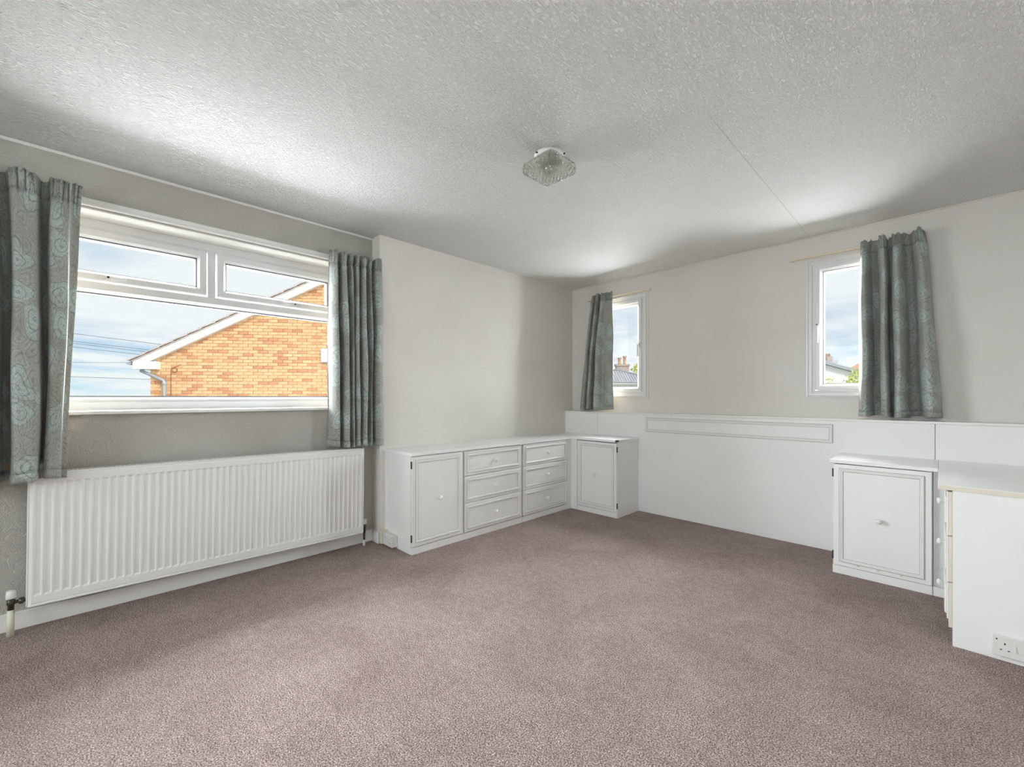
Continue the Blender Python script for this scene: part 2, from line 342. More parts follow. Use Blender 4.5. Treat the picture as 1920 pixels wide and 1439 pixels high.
# ------------------------------------------------------------------ room shell
H = 2.40; XR = 3.72; YF = -7.20; SX = 0.12; SYS = -2.445
def wall(name, m, axis, a0, a1, u0, u1, holes, top=H):
    """wall slab between a0..a1 on axis (0=x,1=y), from u0..u1 along the other, with holes (u0,u1,z0,z1)"""
    us = sorted({u0, u1, *[h[0] for h in holes], *[h[1] for h in holes]}); zs = sorted({0.0, top, *[h[2] for h in holes], *[h[3] for h in holes]})
    b = B()
    for i in range(len(us) - 1):
        for j in range(len(zs) - 1):
            uc = (us[i] + us[i + 1]) / 2; zc = (zs[j] + zs[j + 1]) / 2
            if any(h[0] < uc < h[1] and h[2] < zc < h[3] for h in holes): continue
            for a, flip in ((a0, 0), (a1, 1)):
                q = [(us[i], zs[j]), (us[i + 1], zs[j]), (us[i + 1], zs[j + 1]), (us[i], zs[j + 1])]
                b.poly([(a, u, z) if axis == 0 else (u, a, z) for u, z in q])
    def strip(uA, zA, uB, zB):
        b.poly([(a, u, z) if axis == 0 else (u, a, z) for a, u, z in ((a0, uA, zA), (a1, uA, zA), (a1, uB, zB), (a0, uB, zB))])
    for (p, q, r_, s_) in holes + [(u0, u1, 0.0, top)]:
        strip(p, r_, q, r_); strip(q, r_, q, s_); strip(q, s_, p, s_); strip(p, s_, p, r_)
    bmesh.ops.remove_doubles(b.bm, verts=list(b.bm.verts), dist=1e-5)
    return tag(b.done(name, m), kind='structure')

floor = tag(box('floor', (-0.30, YF - 0.3, -0.12), (XR + 0.3, 0.30, 0.0), M['carpet']), 'mauve brown twist-pile carpet over the whole floor', kind='structure')
ceil = tag(box('ceiling', (-0.30, YF - 0.3, H), (XR + 0.3, 0.30, H + 0.12), M['ceiling']), 'white stippled ceiling with a fine board joint', kind='structure')
WY0, WY1, WZ0, WZ1 = -4.33, -2.62, 1.044, 2.142        # main window opening
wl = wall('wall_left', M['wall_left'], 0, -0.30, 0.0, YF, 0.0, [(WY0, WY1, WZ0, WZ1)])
wl['label'] = 'embossed wallpaper wall around the wide window, shade put into its grey'
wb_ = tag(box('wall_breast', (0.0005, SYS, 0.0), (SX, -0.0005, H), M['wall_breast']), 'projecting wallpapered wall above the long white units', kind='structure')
N1 = (0.46, 1.061, 1.139, 2.209); N2 = (2.428, 3.03, 1.136, 2.212)
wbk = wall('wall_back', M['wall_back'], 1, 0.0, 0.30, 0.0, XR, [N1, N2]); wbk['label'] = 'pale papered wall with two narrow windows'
wall('wall_right', M['wall_back'], 0, XR, XR + 0.30, YF, 0.0, [])
RW = (0.5, 3.3, 0.6, 2.3)
wall('wall_front', M['wall_left'], 1, YF - 0.25, YF, 0.0, XR, [RW])
# fine bead where the window wall meets the ceiling
tag(box('trim_1', (0.0, YF, H - 0.017), (0.011, SYS, H - 0.0005), M['gloss'], bev=0.003), kind='structure')
tag(box('trim_2', (SX, -0.009, H - 0.010), (XR, -0.0005, H - 0.0005), M['wall_back'], bev=0.002), kind='structure')
tag(box('baseboard_left', (0.0005, YF, 0.0), (0.0155, SYS, 0.089), M['gloss'], bev=0.004), 'white painted skirting board under the radiator', kind='structure')
tag(box('baseboard_breast', (0.0155, SYS - 0.0145, 0.0), (SX - 0.002, SYS - 0.0005, 0.089), M['gloss'], bev=0.004), kind='structure')
tag(box('baseboard_right', (XR - 0.0155, YF, 0.0), (XR - 0.0005, -1.30, 0.089), M['gloss'], bev=0.004), kind='structure')
tag(box('baseboard_front', (0.016, YF + 0.0005, 0.0), (XR - 0.016, YF + 0.0155, 0.089), M['gloss'], bev=0.004), kind='structure')

# ------------------------------------------------------------------ windows
def opening_lining(name, parent, axis, a0, a1, rect, m, t=0.004):
    """thin plaster lining of a reveal"""
    u0, u1, z0, z1 = rect; b = B()
    def bx(ua, ub, za, zb):
        lo, hi = ((a0, ua, za), (a1, ub, zb)) if axis == 0 else ((ua, a0, za), (ub, a1, zb)); b.box(lo, hi)
    bx(u0, u0 + t, z0, z1); bx(u1 - t, u1, z0, z1); bx(u0 + t, u1 - t, z1 - t, z1)
    return b.done(name, m, parent)
def ringframe(name, parent, rect, prof, f, m): return B().frame(rect, prof, f).done(name, m, parent)

# main window: everything in world coordinates, Empty at the sill
w1 = thing('window_1', (0, 0, 0), 'wide white plastic window with two small lights over one large pane', kind='structure')
opening_lining('reveal_lining', w1, 0, -0.165, -0.0005, (WY0, WY1, WZ0, WZ1), M['reveal'])
fX = -0.170
f = lambda a, b_, h: (fX + h, a, b_)
ringframe('outer_frame', w1, (WY0, WZ0 + 0.02, WY1, WZ1 - 0.004), [(0, -0.07), (0, 0.0), (0.042, 0.0), (0.052, -0.010), (0.062, -0.012), (0.062, -0.07)], f, M['upvc'])
TZ0, TZ1 = 1.745, 1.792                                  # transom
box('transom', (fX - 0.07, WY0 + 0.05, TZ0), (fX, WY1 - 0.05, TZ1), M['upvc'], w1, 0.006, 2)
box('mullion', (fX - 0.07, -3.498, TZ1), (fX - 0.0005, -3.452, WZ1 - 0.05), M['upvc'], w1, 0.006, 2)
# lower fixed pane
ringframe('glazing_bead', w1, (WY0 + 0.058, WZ0 + 0.078, WY1 - 0.058, TZ0 + 0.002), [(0, -0.008), (0.003, -0.008), (0.016, -0.026), (0.016, -0.07)], f, M['upvc'])
ringframe('gasket', w1, (WY0 + 0.074, WZ0 + 0.093, WY1 - 0.074, TZ0 - 0.013), [(0, -0.026), (0.008, -0.032), (0.008, -0.06)], f, M['gasket'])
box('pane', (fX - 0.052, WY0 + 0.07, WZ0 + 0.09), (fX - 0.046, WY1 - 0.07, TZ0 - 0.011), M['glass'], w1)
for (ya, yb, hy, sgn) in ((WY0 + 0.056, -3.503, -3.945, 1), (-3.447, WY1 - 0.056, -3.00, -1)):
    sa = ringframe('sash', w1, (ya, TZ1 + 0.004, yb, WZ1 - 0.062), [(0, -0.01), (0.0, 0.008), (0.006, 0.014), (0.036, 0.014), (0.050, -0.006), (0.050, -0.07)], f, M['upvc'])
    ringframe('gasket', sa, (ya + 0.049, TZ1 + 0.053, yb - 0.049, WZ1 - 0.111), [(0, -0.004), (0.007, -0.012), (0.007, -0.06)], f, M['gasket'])
    box('pane', (fX - 0.052, ya + 0.046, TZ1 + 0.05), (fX - 0.046, yb - 0.046, WZ1 - 0.108), M['glass'], w1)
    zc = TZ1 + 0.024
    hd = B().box((fX + 0.013, hy - 0.038, zc - 0.012), (fX + 0.024, hy + 0.038, zc + 0.012), 0.004, 2).done('handle', M['upvc'], sa)
    hb = B(); hb.box((fX + 0.024, hy - 0.012, zc - 0.010), (fX + 0.042, hy + 0.012, zc + 0.010), 0.004, 2); hb.box((fX + 0.034, hy - 0.01 if sgn > 0 else hy - 0.055, zc - 0.007), (fX + 0.046, hy + 0.055 if sgn > 0 else hy + 0.01, zc + 0.006), 0.004, 2)
    for v in hb.bm.verts: pass
    hb.done('handle', M['upvc'], sa)
    B().lathe([(0.0, 0), (0.006, 0), (0.006, 0.002), (0, 0.002)], (fX + 0.046, hy - 0.02 * sgn, zc), (1, 0, 0), 10).done('key_hole', M['hole'], sa)
box('window_sill', (fX, WY0 - 0.03, 1.0445), (0.028, WY1 + 0.03, 1.064), M['gloss'], w1, 0.005, 2)

def narrow(name, label, rect, left_handle, sur):
    u0, u1, z0, z1 = rect
    w = thing(name, (0, 0, 0), label, kind='structure')
    f2 = lambda a, b_, h: (a, -h, b_)
    ringframe('surround', w, (u0 - sur, z0 - sur * 1.0, u1 + sur, z1 + 0.012), [(0, 0.0), (0, 0.005), (sur - 0.001, 0.005), (sur - 0.001, 0.0)], f2, M['wall_back'])
    ringframe('outer_frame', w, (u0, z0, u1, z1), [(0, -0.08), (0, 0.012), (0.010, 0.014), (0.014, 0.002), (0.034, 0.0), (0.040, -0.006), (0.055, -0.008), (0.055, -0.10)], f2, M['upvc'])
    sa = ringframe('sash', w, (u0 + 0.057, z0 + 0.057, u1 - 0.057, z1 - 0.05), [(0, -0.03), (0, 0.002), (0.005, 0.006), (0.030, 0.006), (0.048, -0.018), (0.048, -0.09)], f2, M['upvc'])
    ringframe('gasket', sa, (u0 + 0.104, z0 + 0.104, u1 - 0.104, z1 - 0.097), [(0, -0.016), (0.005, -0.022), (0.005, -0.08)], f2, M['gasket'])
    box('pane', (u0 + 0.10, 0.056, z0 + 0.10), (u1 - 0.10, 0.062, z1 - 0.093), M['glass'], w)
    hx = u0 + 0.074 if left_handle else u1 - 0.074
    box('handle_plate', (hx - 0.011, -0.016, 1.625), (hx + 0.011, -0.0055, 1.705), M['upvc'], sa, 0.003, 2)
    hb = B(); hb.box((hx - 0.009, -0.040, 1.668), (hx + 0.009, -0.016, 1.690), 0.003, 2); hb.box((hx - 0.008, -0.044, 1.555), (hx + 0.008, -0.030, 1.688), 0.004, 2)
    hb.done('handle', M['upvc'] if left_handle else M['chrome'], sa)
    B().lathe([(0, 0), (0.005, 0), (0.005, 0.002), (0, 0.002)], (hx, -0.0405, 1.70), (0, -1, 0), 10).done('key_hole', M['hole'], sa)
    return w
narrow('window_2', 'narrow white window nearest the corner', N1, False, 0.028)
narrow('window_3', 'narrow white window beside the drawer unit end of the wall', N2, True, 0.043)
# added window behind the viewpoint, unseen, made to admit fill light
w4 = thing('added_rear_window', (0, 0, 0), 'added rear window, unseen, letting in fill light', kind='structure')
f4 = lambda a, b_, h: (a, YF - 0.10 + h, b_)
ringframe('outer_frame', w4, (RW[0], RW[2], RW[1], RW[3]), [(0, -0.06), (0, 0), (0.06, 0), (0.06, -0.06)], f4, M['upvc'])
box('pane', (RW[0] + 0.055, YF - 0.135, RW[2] + 0.055), (RW[1] - 0.055, YF - 0.129, RW[3] - 0.055), M['glass'], w4)

# ------------------------------------------------------------------ curtain rails
cr_ = thing('curtain_track', (0.0, -3.475, 2.152), 'white curtain track board above the wide window', 'curtain track')
box('track_board', (0.0005, -1.15, 0.0), (0.016, 0.86, 0.040), M['gloss'], cr_, 0.003)
box('track_rail', (0.0165, -1.15, -0.004), (0.030, 0.86, 0.012), M['gloss'], cr_, 0.003)
def rod(name, x0, x1, z, label):
    r_ = thing(name, ((x0 + x1) / 2, 0, z), label, 'curtain rod'); h = (x1 - x0) / 2
    box('rail', (-h, -0.030, -0.007), (h, -0.020, 0.007), M['creamrod'], r_, 0.002)
    for s_ in (-1, 1):
        box('bracket', (s_ * (h - 0.012) - 0.008, -0.0205, -0.010), (s_ * (h - 0.012) + 0.008, -0.0005, 0.014), M['creamrod'], r_, 0.002)
        box('end_stop', (s_ * h - 0.003, -0.033, -0.010), (s_ * h + 0.003, -0.017, 0.010), M['creamrod'], r_, 0.002)
    return r_
rod('curtain_rod', 0.36, 1.115, 2.231, 'thin cream curtain rod above the window nearest the corner')
rod('curtain_rod', 2.322, 3.09, 2.236, 'thin cream curtain rod above the window nearer the drawer unit')

# ------------------------------------------------------------------ curtains
def catmull(pts, n):
    P = [Vector((p[0], p[1], 0)) for p in pts]; P = [P[0] * 2 - P[1]] + P + [P[-1] * 2 - P[-2]]; segs = len(P) - 3; out = []
    for i in range(n + 1):
        u = i / n * segs; k = min(int(u), segs - 1); t_ = u - k; a, b_, c, d = P[k:k + 4]
        out.append(0.5 * ((2 * b_) + (c - a) * t_ + (2 * a - 5 * b_ + 4 * c - d) * t_ ** 2 + (3 * b_ - a - 3 * c + d) * t_ ** 3))
    return out
def curtain(name, label, org, ax, top, bot, ztop, zbot, ctrl, seed, cloth_w, top_depth=0.03, hemwave=0.006, ruff=1.0, nmin=0.043, hmin=0.0, hfrom=0.0, fold=1.3, nmid=0.02):
    """ctrl: (fraction across, depth off the wall) of the folds at the hem; ax maps (s, n) to x,y; top/bot: extents along the wall"""
    rn = random.Random(seed); nu, nv = 220, 64
    t = thing(name, org, label, 'curtain', group='paisley curtains')
    hem = catmull(ctrl, nu); K = len(ctrl)
    ctrl = [(a_, max(0.018, (0.02 + (b_ - 0.03) * fold) if b_ > 0.085 else b_ * 0.4)) for a_, b_ in ctrl]; hem = catmull(ctrl, nu)
    topc = catmull([(0.5 * ctrl[i][0] + 0.5 * i / (K - 1), ctrl[i][1] * 0.55 + 0.028) for i in range(K)], nu)
    ph = [rn.uniform(0, 6.28) for _ in range(8)]; OZ = org[2]
    def P(i, v, off=0.0):
        u = i / nu; w = v ** 0.75; sm = 1 - (1 - v) ** 2.2
        fr = topc[i].x * (1 - sm) + hem[i].x * sm; n_ = topc[i].y * (1 - sm) + hem[i].y * sm
        a = top[0] * (1 - w) + bot[0] * w; b_ = top[1] * (1 - w) + bot[1] * w
        s_ = a + (b_ - a) * fr
        # gathers of the heading tape, fading out just below it
        g = math.exp(-((v / 0.075) ** 2)); gg = math.sin(u * 2 * PI * (K * 1.7) + ph[0]) * 0.55 + math.sin(u * 2 * PI * K * 2.9 + ph[1]) * 0.45
        n_ += g * gg * 0.010 * ruff
        if v < 0.05: n_ += (0.05 - v) / 0.05 * 0.012 * (0.4 + 0.6 * math.sin(u * 2 * PI * K * 0.8 + ph[2])) * ruff     # frilled top edge leaning out
        if 0.045 < v < 0.075: n_ -= 0.006 * ruff
        # soft drag creases
        n_ += 0.006 * math.sin(u * 9 + v * 7 + ph[3]) * math.sin(v * PI) + 0.004 * math.sin(u * 23 - v * 13 + ph[4]) * math.sin(v * PI)
        s_ += 0.005 * math.sin(v * 6 + u * 12 + ph[5]) * math.sin(v * PI)
        z = ztop + (zbot - ztop) * v + ((0.006 * math.sin(u * 2 * PI * 5.3 + ph[6]) + 0.004 * math.sin(u * 2 * PI * 11.7 + ph[5])) * ruff * max(0, 1 - v / 0.05)) + hemwave * v * math.sin(u * 11 + ph[7])
        lim = nmin if v < 0.09 else (nmid if v < 0.955 else hmin * max(0.0, min(1.0, (fr - hfrom) / 0.03)) + 0.014)
        x, y = ax(s_, max(n_, lim) + off); return (x - org[0], y - org[1], z - OZ)
    def sheet(pn, v0, v1, m, off=0.0, i0=0, i1=nu, thick=0.0015):
        n0 = max(2, int(nv * (v1 - v0))); bm = bmesh.new(); uvl = bm.loops.layers.uv.new('UVMap'); gr_ = []
        for j in range(n0 + 1):
            v = v0 + (v1 - v0) * j / n0; gr_.append([(bm.verts.new(P(i, v, off)), (i / nu * cloth_w, -v * (ztop - zbot))) for i in range(i0, i1 + 1)])
        for j in range(n0):
            for i in range(i1 - i0):
                c = [gr_[j][i], gr_[j][i + 1], gr_[j + 1][i + 1], gr_[j + 1][i]]; fc = bm.faces.new([q[0] for q in c]); fc.smooth = True
                for lp, q in zip(fc.loops, c): lp[uvl].uv = q[1]
        me = bpy.data.meshes.new(pn); bm.to_mesh(me); bm.free(); me.materials.append(m); o = bpy.data.objects.new(pn, me); link(o, t)
        sd = o.modifiers.new('thickness', 'SOLIDIFY'); sd.thickness = thick; sd.offset = 0
        return o
    sheet('drape', 0.062, 0.972, M['paisley']); sheet('heading', 0.0, 0.062, M['paisley'], 0.0, thick=0.003); sheet('hem', 0.972, 1.0, M['paisley'], 0.0, thick=0.004)
    sheet('lining', 0.062, 0.985, M['lining'], -0.006, 3, nu - 3)
    return t
onx = lambda s_, n_: (n_, s_)          # hangs on the window wall
ony = lambda s_, n_: (s_, -n_)         # hangs on the far wall
curtain('curtain', 'wide grey green paisley curtain at the left edge, hanging before the radiator end', (0.0, -4.36, 0.745), onx, (-4.72, -4.062), (-4.72, -4.118), 2.215, 0.742,
        [(0.0, .10), (.10, .15), (.20, .06), (.30, .15), (.42, .16), (.50, .15), (.535, .06), (.56, .05), (.60, .14), (.63, .15), (.645, .06), (.68, .04), (.705, .14), (.77, .16), (.835, .15), (.845, .07), (.865, .07), (.875, .13), (.925, .145), (.965, .14), (.96, .11), (1.0, .10)], 3, 1.55, 0.05, hmin=0.116, hfrom=0.70, nmid=0.038)
curtain('curtain', 'grey green paisley curtain between the wide window and the projecting wall', (0.0, -2.62, 0.76), onx, (-2.805, -2.43), (-2.81, -2.43), 2.205, 0.774,
        [(0.0, .03), (.05, .09), (.14, .115), (.19, .05), (.215, .05), (.23, .11), (.30, .135), (.34, .05), (.36, .05), (.38, .12), (.41, .125), (.425, .05), (.44, .05), (.45, .12), (.50, .14), (.535, .05), (.55, .05), (.56, .13), (.62, .155), (.67, .08), (.70, .10), (.735, .15), (.755, .06), (.79, .06), (.83, .155), (.92, .165), (1.0, .14)], 8, 1.45, 0.04, nmid=0.038)
curtain('curtain', 'dark paisley curtain on the narrow window nearest the corner', (0.50, 0.0, 1.0), ony, (0.43, 0.715), (0.245, 0.745), 2.262, 1.003,
        [(0.0, .03), (.06, .075), (.16, .09), (.24, .095), (.27, .03), (.35, .03), (.345, .09), (.38, .125), (.44, .12), (.455, .03), (.55, .03), (.54, .10), (.585, .135), (.65, .125), (.70, .09), (.80, .092), (.90, .09), (.96, .089), (1.0, .087)], 5, 1.0, 0.03, fold=1.55)
curtain('curtain', 'paisley curtain flaring out over the ledge by the drawer unit', (2.95, 0.0, 1.0), ony, (2.765, 3.10), (2.752, 3.185), 2.255, 1.003,
        [(0.0, .06), (.06, .11), (.14, .12), (.19, .07), (.22, .035), (.29, .035), (.31, .09), (.335, .125), (.40, .13), (.425, .07), (.435, .03), (.46, .03), (.475, .11), (.52, .14), (.58, .125), (.64, .085), (.76, .07), (.82, .10), (.87, .125), (.95, .11), (1.0, .05)], 12, 1.05, 0.04, ruff=1.4, fold=1.6)

# ------------------------------------------------------------------ radiator
ra = thing('radiator', (0.0, -3.41, 0.44), 'long white ribbed panel radiator under the wide window', 'radiator', rot=(R(-0.62), 0, 0))
L2, HH = 0.835, 0.315; XF, XB = 0.118, 0.045; npch = 50
bm = bmesh.new(); ys = [-L2, -L2 + 0.012]; dep = [0.0, 0.0]
pitch = (2 * L2 - 0.030) / npch
for k in range(npch):
    y0 = -L2 + 0.015 + k * pitch
    for fr_, d in ((0.04, 0), (0.14, 0.35), (0.27, 1), (0.73, 1), (0.86, 0.35), (0.96, 0)): ys.append(y0 + fr_ * pitch); dep.append(d)
ys += [L2 - 0.012, L2]; dep += [0, 0]
zs = [(-HH, 0), (-HH + 0.012, 0), (-HH + 0.044, 0), (-HH + 0.054, 1), (HH - 0.048, 1), (HH - 0.040, 0), (HH - 0.010, 0), (HH, 0)]
g = [[bm.verts.new((XF - 0.0050 * dep[i] * zd - (0.006 if i in (0, len(ys) - 1) or j in (0, len(zs) - 1) else 0), ys[i], z)) for i in range(len(ys))] for j, (z, zd) in enumerate(zs)]
for j in range(len(zs) - 1):
    for i in range(len(ys) - 1): bm.faces.new([g[j][i], g[j][i + 1], g[j + 1][i + 1], g[j + 1][i]])
bb = B(); bb.bm.free(); bb.bm = bm; bb.done('front_panel', M['rad'], ra)
box('back_panel', (XB, -L2 + 0.01, -HH + 0.01), (XB + 0.012, L2 - 0.01, HH - 0.01), M['rad'], ra, 0.004)
for s_ in (-1, 1): box('side_panel', (XB - 0.004, min(s_ * (L2 + 0.006), s_ * L2), -HH), (XF - 0.004, max(s_ * (L2 + 0.006), s_ * L2), HH + 0.006), M['rad'], ra, 0.002)
B().box((XF - 0.010, -L2, HH - 0.002), (XF - 0.002, L2, HH + 0.008), 0.002).done('top_rail', M['rad'], ra)
B().box((XF - 0.012, -L2, -HH - 0.004), (XF + 0.002, L2, -HH + 0.006), 0.002).done('bottom_rail', M['rad'], ra)
gb_ = B(); k = -L2 + 0.012
while k < L2 - 0.012: gb_.box((XB, k, HH + 0.0), (XF - 0.008, k + 0.007, HH + 0.006)); k += 0.016
gb_.box((XB, -L2, HH - 0.001), (XB + 0.006, L2, HH + 0.007))
gr_o = gb_.done('top_grille', M['rad'], ra); gr_o['kind'] = 'stuff'
for yb_ in (-0.6, 0.6): box('wall_bracket', (0.0, yb_ - 0.02, -0.20), (XB, yb_ + 0.02, 0.20), M['rad'], ra, 0.002)
def valve(y, zc, sgn, name='valve'):
    v_ = B(); v_.lathe([(0, -0.045), (0.011, -0.045), (0.011, -0.012), (0.014, -0.010), (0.014, 0.012), (0.010, 0.014), (0.010, 0.022), (0, 0.022)], (0.075, y, zc), (0, 0, 1), 12)
    v_.lathe([(0.008, 0.0), (0.008, 0.025), (0.015, 0.026), (0.015, 0.040), (0.009, 0.042), (0.009, 0.085), (0, 0.085)], (0.075, y, zc), (0, -sgn, 0.0), 10)
    o = v_.done('valve', M['brass'], ra)
    B().lathe([(0, 0.020), (0.017, 0.020), (0.018, 0.024), (0.016, 0.056), (0.010, 0.059), (0, 0.059)], (0.075, y, zc), (0, 0, 1), 14).done('valve_cap', M['plastic'], o)
    pz = -0.44 + 0.0005 + (-0.0095 * (1 if y < 0 else -1))
    B().tube([(0.075, y, zc - 0.040), (0.075, y, pz + 0.12 if y < 0 else pz + 0.04)], 0.0085, 10).done('pipe', M['brass'] if y > 0 else M['trunk'], ra)
    B().tube([(0.075, y, pz + 0.125 if y < 0 else pz + 0.045), (0.075, y, pz)], 0.0105 if y > 0 else 0.013, 10).done('pipe_sleeve', M['trunk'], ra)
valve(-4.300 + 3.41, -0.29, -1); valve(-2.545 + 3.41, -0.285, 1)

# ------------------------------------------------------------------ fitted units
MOULD = [(0, 0.0), (0.0012, 0.0055), (0.006, 0.0080), (0.010, 0.0050), (0.0145, 0.0062), (0.0185, 0.0035), (0.0195, 0.0)]
def moulding(parent, x0, z0, x1, z1, y, w=1.0, name='moulding'):
    pl = lambda a, b_, h: (a, y - h, b_)
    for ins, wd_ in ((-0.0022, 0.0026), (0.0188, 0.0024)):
        B().frame((x0 + ins, z0 + ins, x1 - ins, z1 - ins), [(0, 0.0), (0, 0.0007), (wd_, 0.0007), (wd_, 0.0)], pl).done('joint_shade_line', M['joint_shade'], parent)
    return B().frame((x0, z0, x1, z1), [(a * w, h) for a, h in MOULD], pl).done(name, M['gloss'], parent)
def knob(parent, x, z, y, m='white'):
    return B().lathe([(0.009, 0.0), (0.0075, 0.003), (0.006, 0.012), (0.009, 0.016), (0.0155, 0.021), (0.0165, 0.027), (0.013, 0.033), (0.006, 0.0355), (0, 0.036)], (x, y, z), (0, -1, 0), 18).done('knob', M['gloss'], parent)
def front(parent, kind, x0, z0, x1, z1, inset=0.030, hinge=None, kx=None):
    y = 0.0
    d = box(kind, (x0, y, z0), (x1, y + 0.017, z1), M['white'], parent, 0.0015)
    moulding(d, x0 + inset, z0 + inset * 0.9, x1 - inset, z1 - inset * 0.9, y)
    knob(d, (x0 + x1) / 2 if kx is None else kx, (z0 + z1) / 2, y)
    if hinge is not None:
        for zh in (z0 + 0.035, z1 - 0.085): box('hinge', (hinge - 0.0035, y + 0.001, zh), (hinge + 0.0035, y + 0.012, zh + 0.052), M['dark'], d)
    return d
def carcass(parent, w, d, h, plinth=0.052, y0=0.019):
    """open box: sides, back, base, plinth"""
    t = 0.016
    for xa in (0.0, w - t): box('side_panel', (xa, y0, 0.0), (xa + t, d, h), M['white'], parent)
    box('back_panel', (t, d - 0.008, 0.06), (w - t, d - 0.001, h), M['white'], parent)
    box('base_panel', (t, y0, plinth), (w - t, d - 0.009, plinth + 0.014), M['white'], parent)
    box('plinth', (0.0005, 0.004, 0.0), (w - 0.0005, y0 - 0.0005, plinth - 0.0015), M['white'], parent, 0.001)
HW = 0.711; FX = 0.515
LU = 'white units along the projecting wall'
# left run faces +x (rotated a quarter turn); local x = along the wall, local y = into the unit
U = [(-2.400, -1.9255), (-1.9250, -1.2615), (-1.2610, -0.6015)]
c1 = thing('base_cabinet', (FX, U[0][0], 0), 'white cupboard with one panelled door beside the radiator', 'cabinet', R(90), LU)
wd = U[0][1] - U[0][0]; carcass(c1, wd, FX - SX - 0.001, HW); front(c1, 'door', 0.003, 0.056, wd - 0.012, 0.706, hinge=0.0, kx=0.233)
for idx, lab in ((1, 'white three-drawer chest next to the single-door cupboard'), (2, 'white three-drawer chest beside the corner of the fitted run')):
    c = thing('drawer_chest', (FX, U[idx][0], 0), lab, 'drawers', R(90), LU)
    wd = U[idx][1] - U[idx][0]; carcass(c, wd, FX - SX - 0.001, HW)
    x0 = 0.003 if idx == 1 else 0.016; x1 = wd - 0.014 if idx == 1 else wd - 0.003
    for za, zb in ((0.057, 0.2865), (0.2905, 0.5025), (0.5065, 0.706)): front(c, 'drawer', x0, za, x1, zb, 0.026)
cp = thing('corner_post', (FX, -0.601, 0), 'plain white filler post in the inner corner of the fitted run', 'filler post', 0)
box('upright', (-0.018, 0.0, 0.0), (0.0, 0.0755, HW), M['white'], cp, 0.001)
box('upright', (0.0005, 0.0555, 0.0), (0.0755, 0.0755, HW), M['white'], cp, 0.001)
c4 = thing('base_cabinet', (0.592, -0.545, 0), 'white single-door cupboard turning the corner under the long ledge', 'cabinet', 0, LU)
carcass(c4, 0.458, 0.403, HW); front(c4, 'door', 0.003, 0.054, 0.4545, 0.703, hinge=0.458, kx=0.213)
wt = thing('worktop', (0.33, -1.3, HW), 'L-shaped white worktop over the long drawer run', 'worktop')
bt = B(); bt.prism([(SX + 0.001, -2.408), (FX + 0.007, -2.408), (FX + 0.007, -0.556), (1.056, -0.556), (1.056, -0.1412), (SX + 0.001, -0.1412)], HW + 0.0005, HW + 0.0225, 2)
bmesh.ops.bevel(bt.bm, geom=[e_ for e_ in bt.bm.edges if abs(e_.verts[0].co.z - e_.verts[1].co.z) < 1e-6], offset=0.0015, segments=1, affect='EDGES')
for v in bt.bm.verts: v.co -= Vector((0.33, -1.3, HW))
bt.done('slab', M['top'], wt)
tag(box('bare_edge', (1.0405 - 0.33, -0.5575 + 1.3, 0.004), (1.0575 - 0.33, -0.520 + 1.3, 0.0228), M['dark'], wt), 'dark patch where the edging is missing')

# headboard panelling and ledge along the far wall
hp = thing('headboard_panelling', (1.9, -0.07, 0.0), 'low white panelled boxing with a ledge under the two narrow windows', 'panelling')
for xa, xb in ((SX + 0.0015, 0.561), (0.5635, 3.1495), (3.152, XR - 0.001)): box('panel', (xa - 1.9, -0.070, 0.0), (xb - 1.9, -0.052, 0.962), M['panelwhite'], hp, 0.0012)
box('batten', (SX + 0.0015 - 1.9, -0.0515, 0.0), (XR - 0.001 - 1.9, 0.069, 0.955), M['panelwhite'], hp)
box('ledge', (SX + 0.0015 - 1.9, -0.078, 0.9625), (XR - 0.001 - 1.9, 0.0695, 0.980), M['gloss'], hp, 0.002)
mo = [(0, 0.0), (0.001, 0.006), (0.007, 0.0085), (0.013, 0.005), (0.019, 0.006), (0.021, 0.0)]
for ins in (-0.0022, 0.0200): B().frame((1.124 - 1.9 + ins, 0.799 + ins, 2.616 - 1.9 - ins, 0.934 - ins), [(0, 0.0), (0, 0.0007), (0.0026, 0.0007), (0.0026, 0.0)], lambda a, b_, h: (a, -0.0705 - h, b_)).done('joint_shade_line', M['joint_shade'], hp)
B().frame((1.124 - 1.9, 0.799, 2.616 - 1.9, 0.934), mo, lambda a, b_, h: (a, -0.0705 - h, b_)).done('moulding', M['gloss'], hp)

# right run
c5 = thing('base_cabinet', (2.682, -0.600, 0), 'white single-door cupboard left of the drawer unit, chipped along its plinth', 'cabinet', 0, 'white units at the end of the far wall')
carcass(c5, 0.462, 0.458, HW); d5 = front(c5, 'door', 0.006, 0.054, 0.459, 0.706, hinge=0.001, kx=0.228)
for xx in (0.13, 0.225, 0.33): B().lathe([(0, 0), (0.007, 0), (0.004, 0.0012), (0, 0.0012)], (xx, 0.0, 0.0755), (0, -1, 0), 7).done('chip', M['cream'], d5)
cp2 = thing('corner_post', (3.146, -0.600, 0), 'plain white filler post between the end cupboard and the drawer unit', 'filler post')
box('upright', (0.0, 0.030, 0.0), (0.067, 0.046, HW), M['white'], cp2, 0.001)
box('plinth_return', (0.0, 0.004, 0.0), (0.067, 0.0295, 0.052), M['white'], cp2, 0.001)
wr = thing('worktop', (2.92, -0.37, HW), 'small white worktop over the end cupboard', 'worktop')
box('slab', (2.668 - 2.92, -0.2405, 0.0005), (3.1665 - 2.92, 0.2285, 0.0225), M['top'], wr, 0.0018)
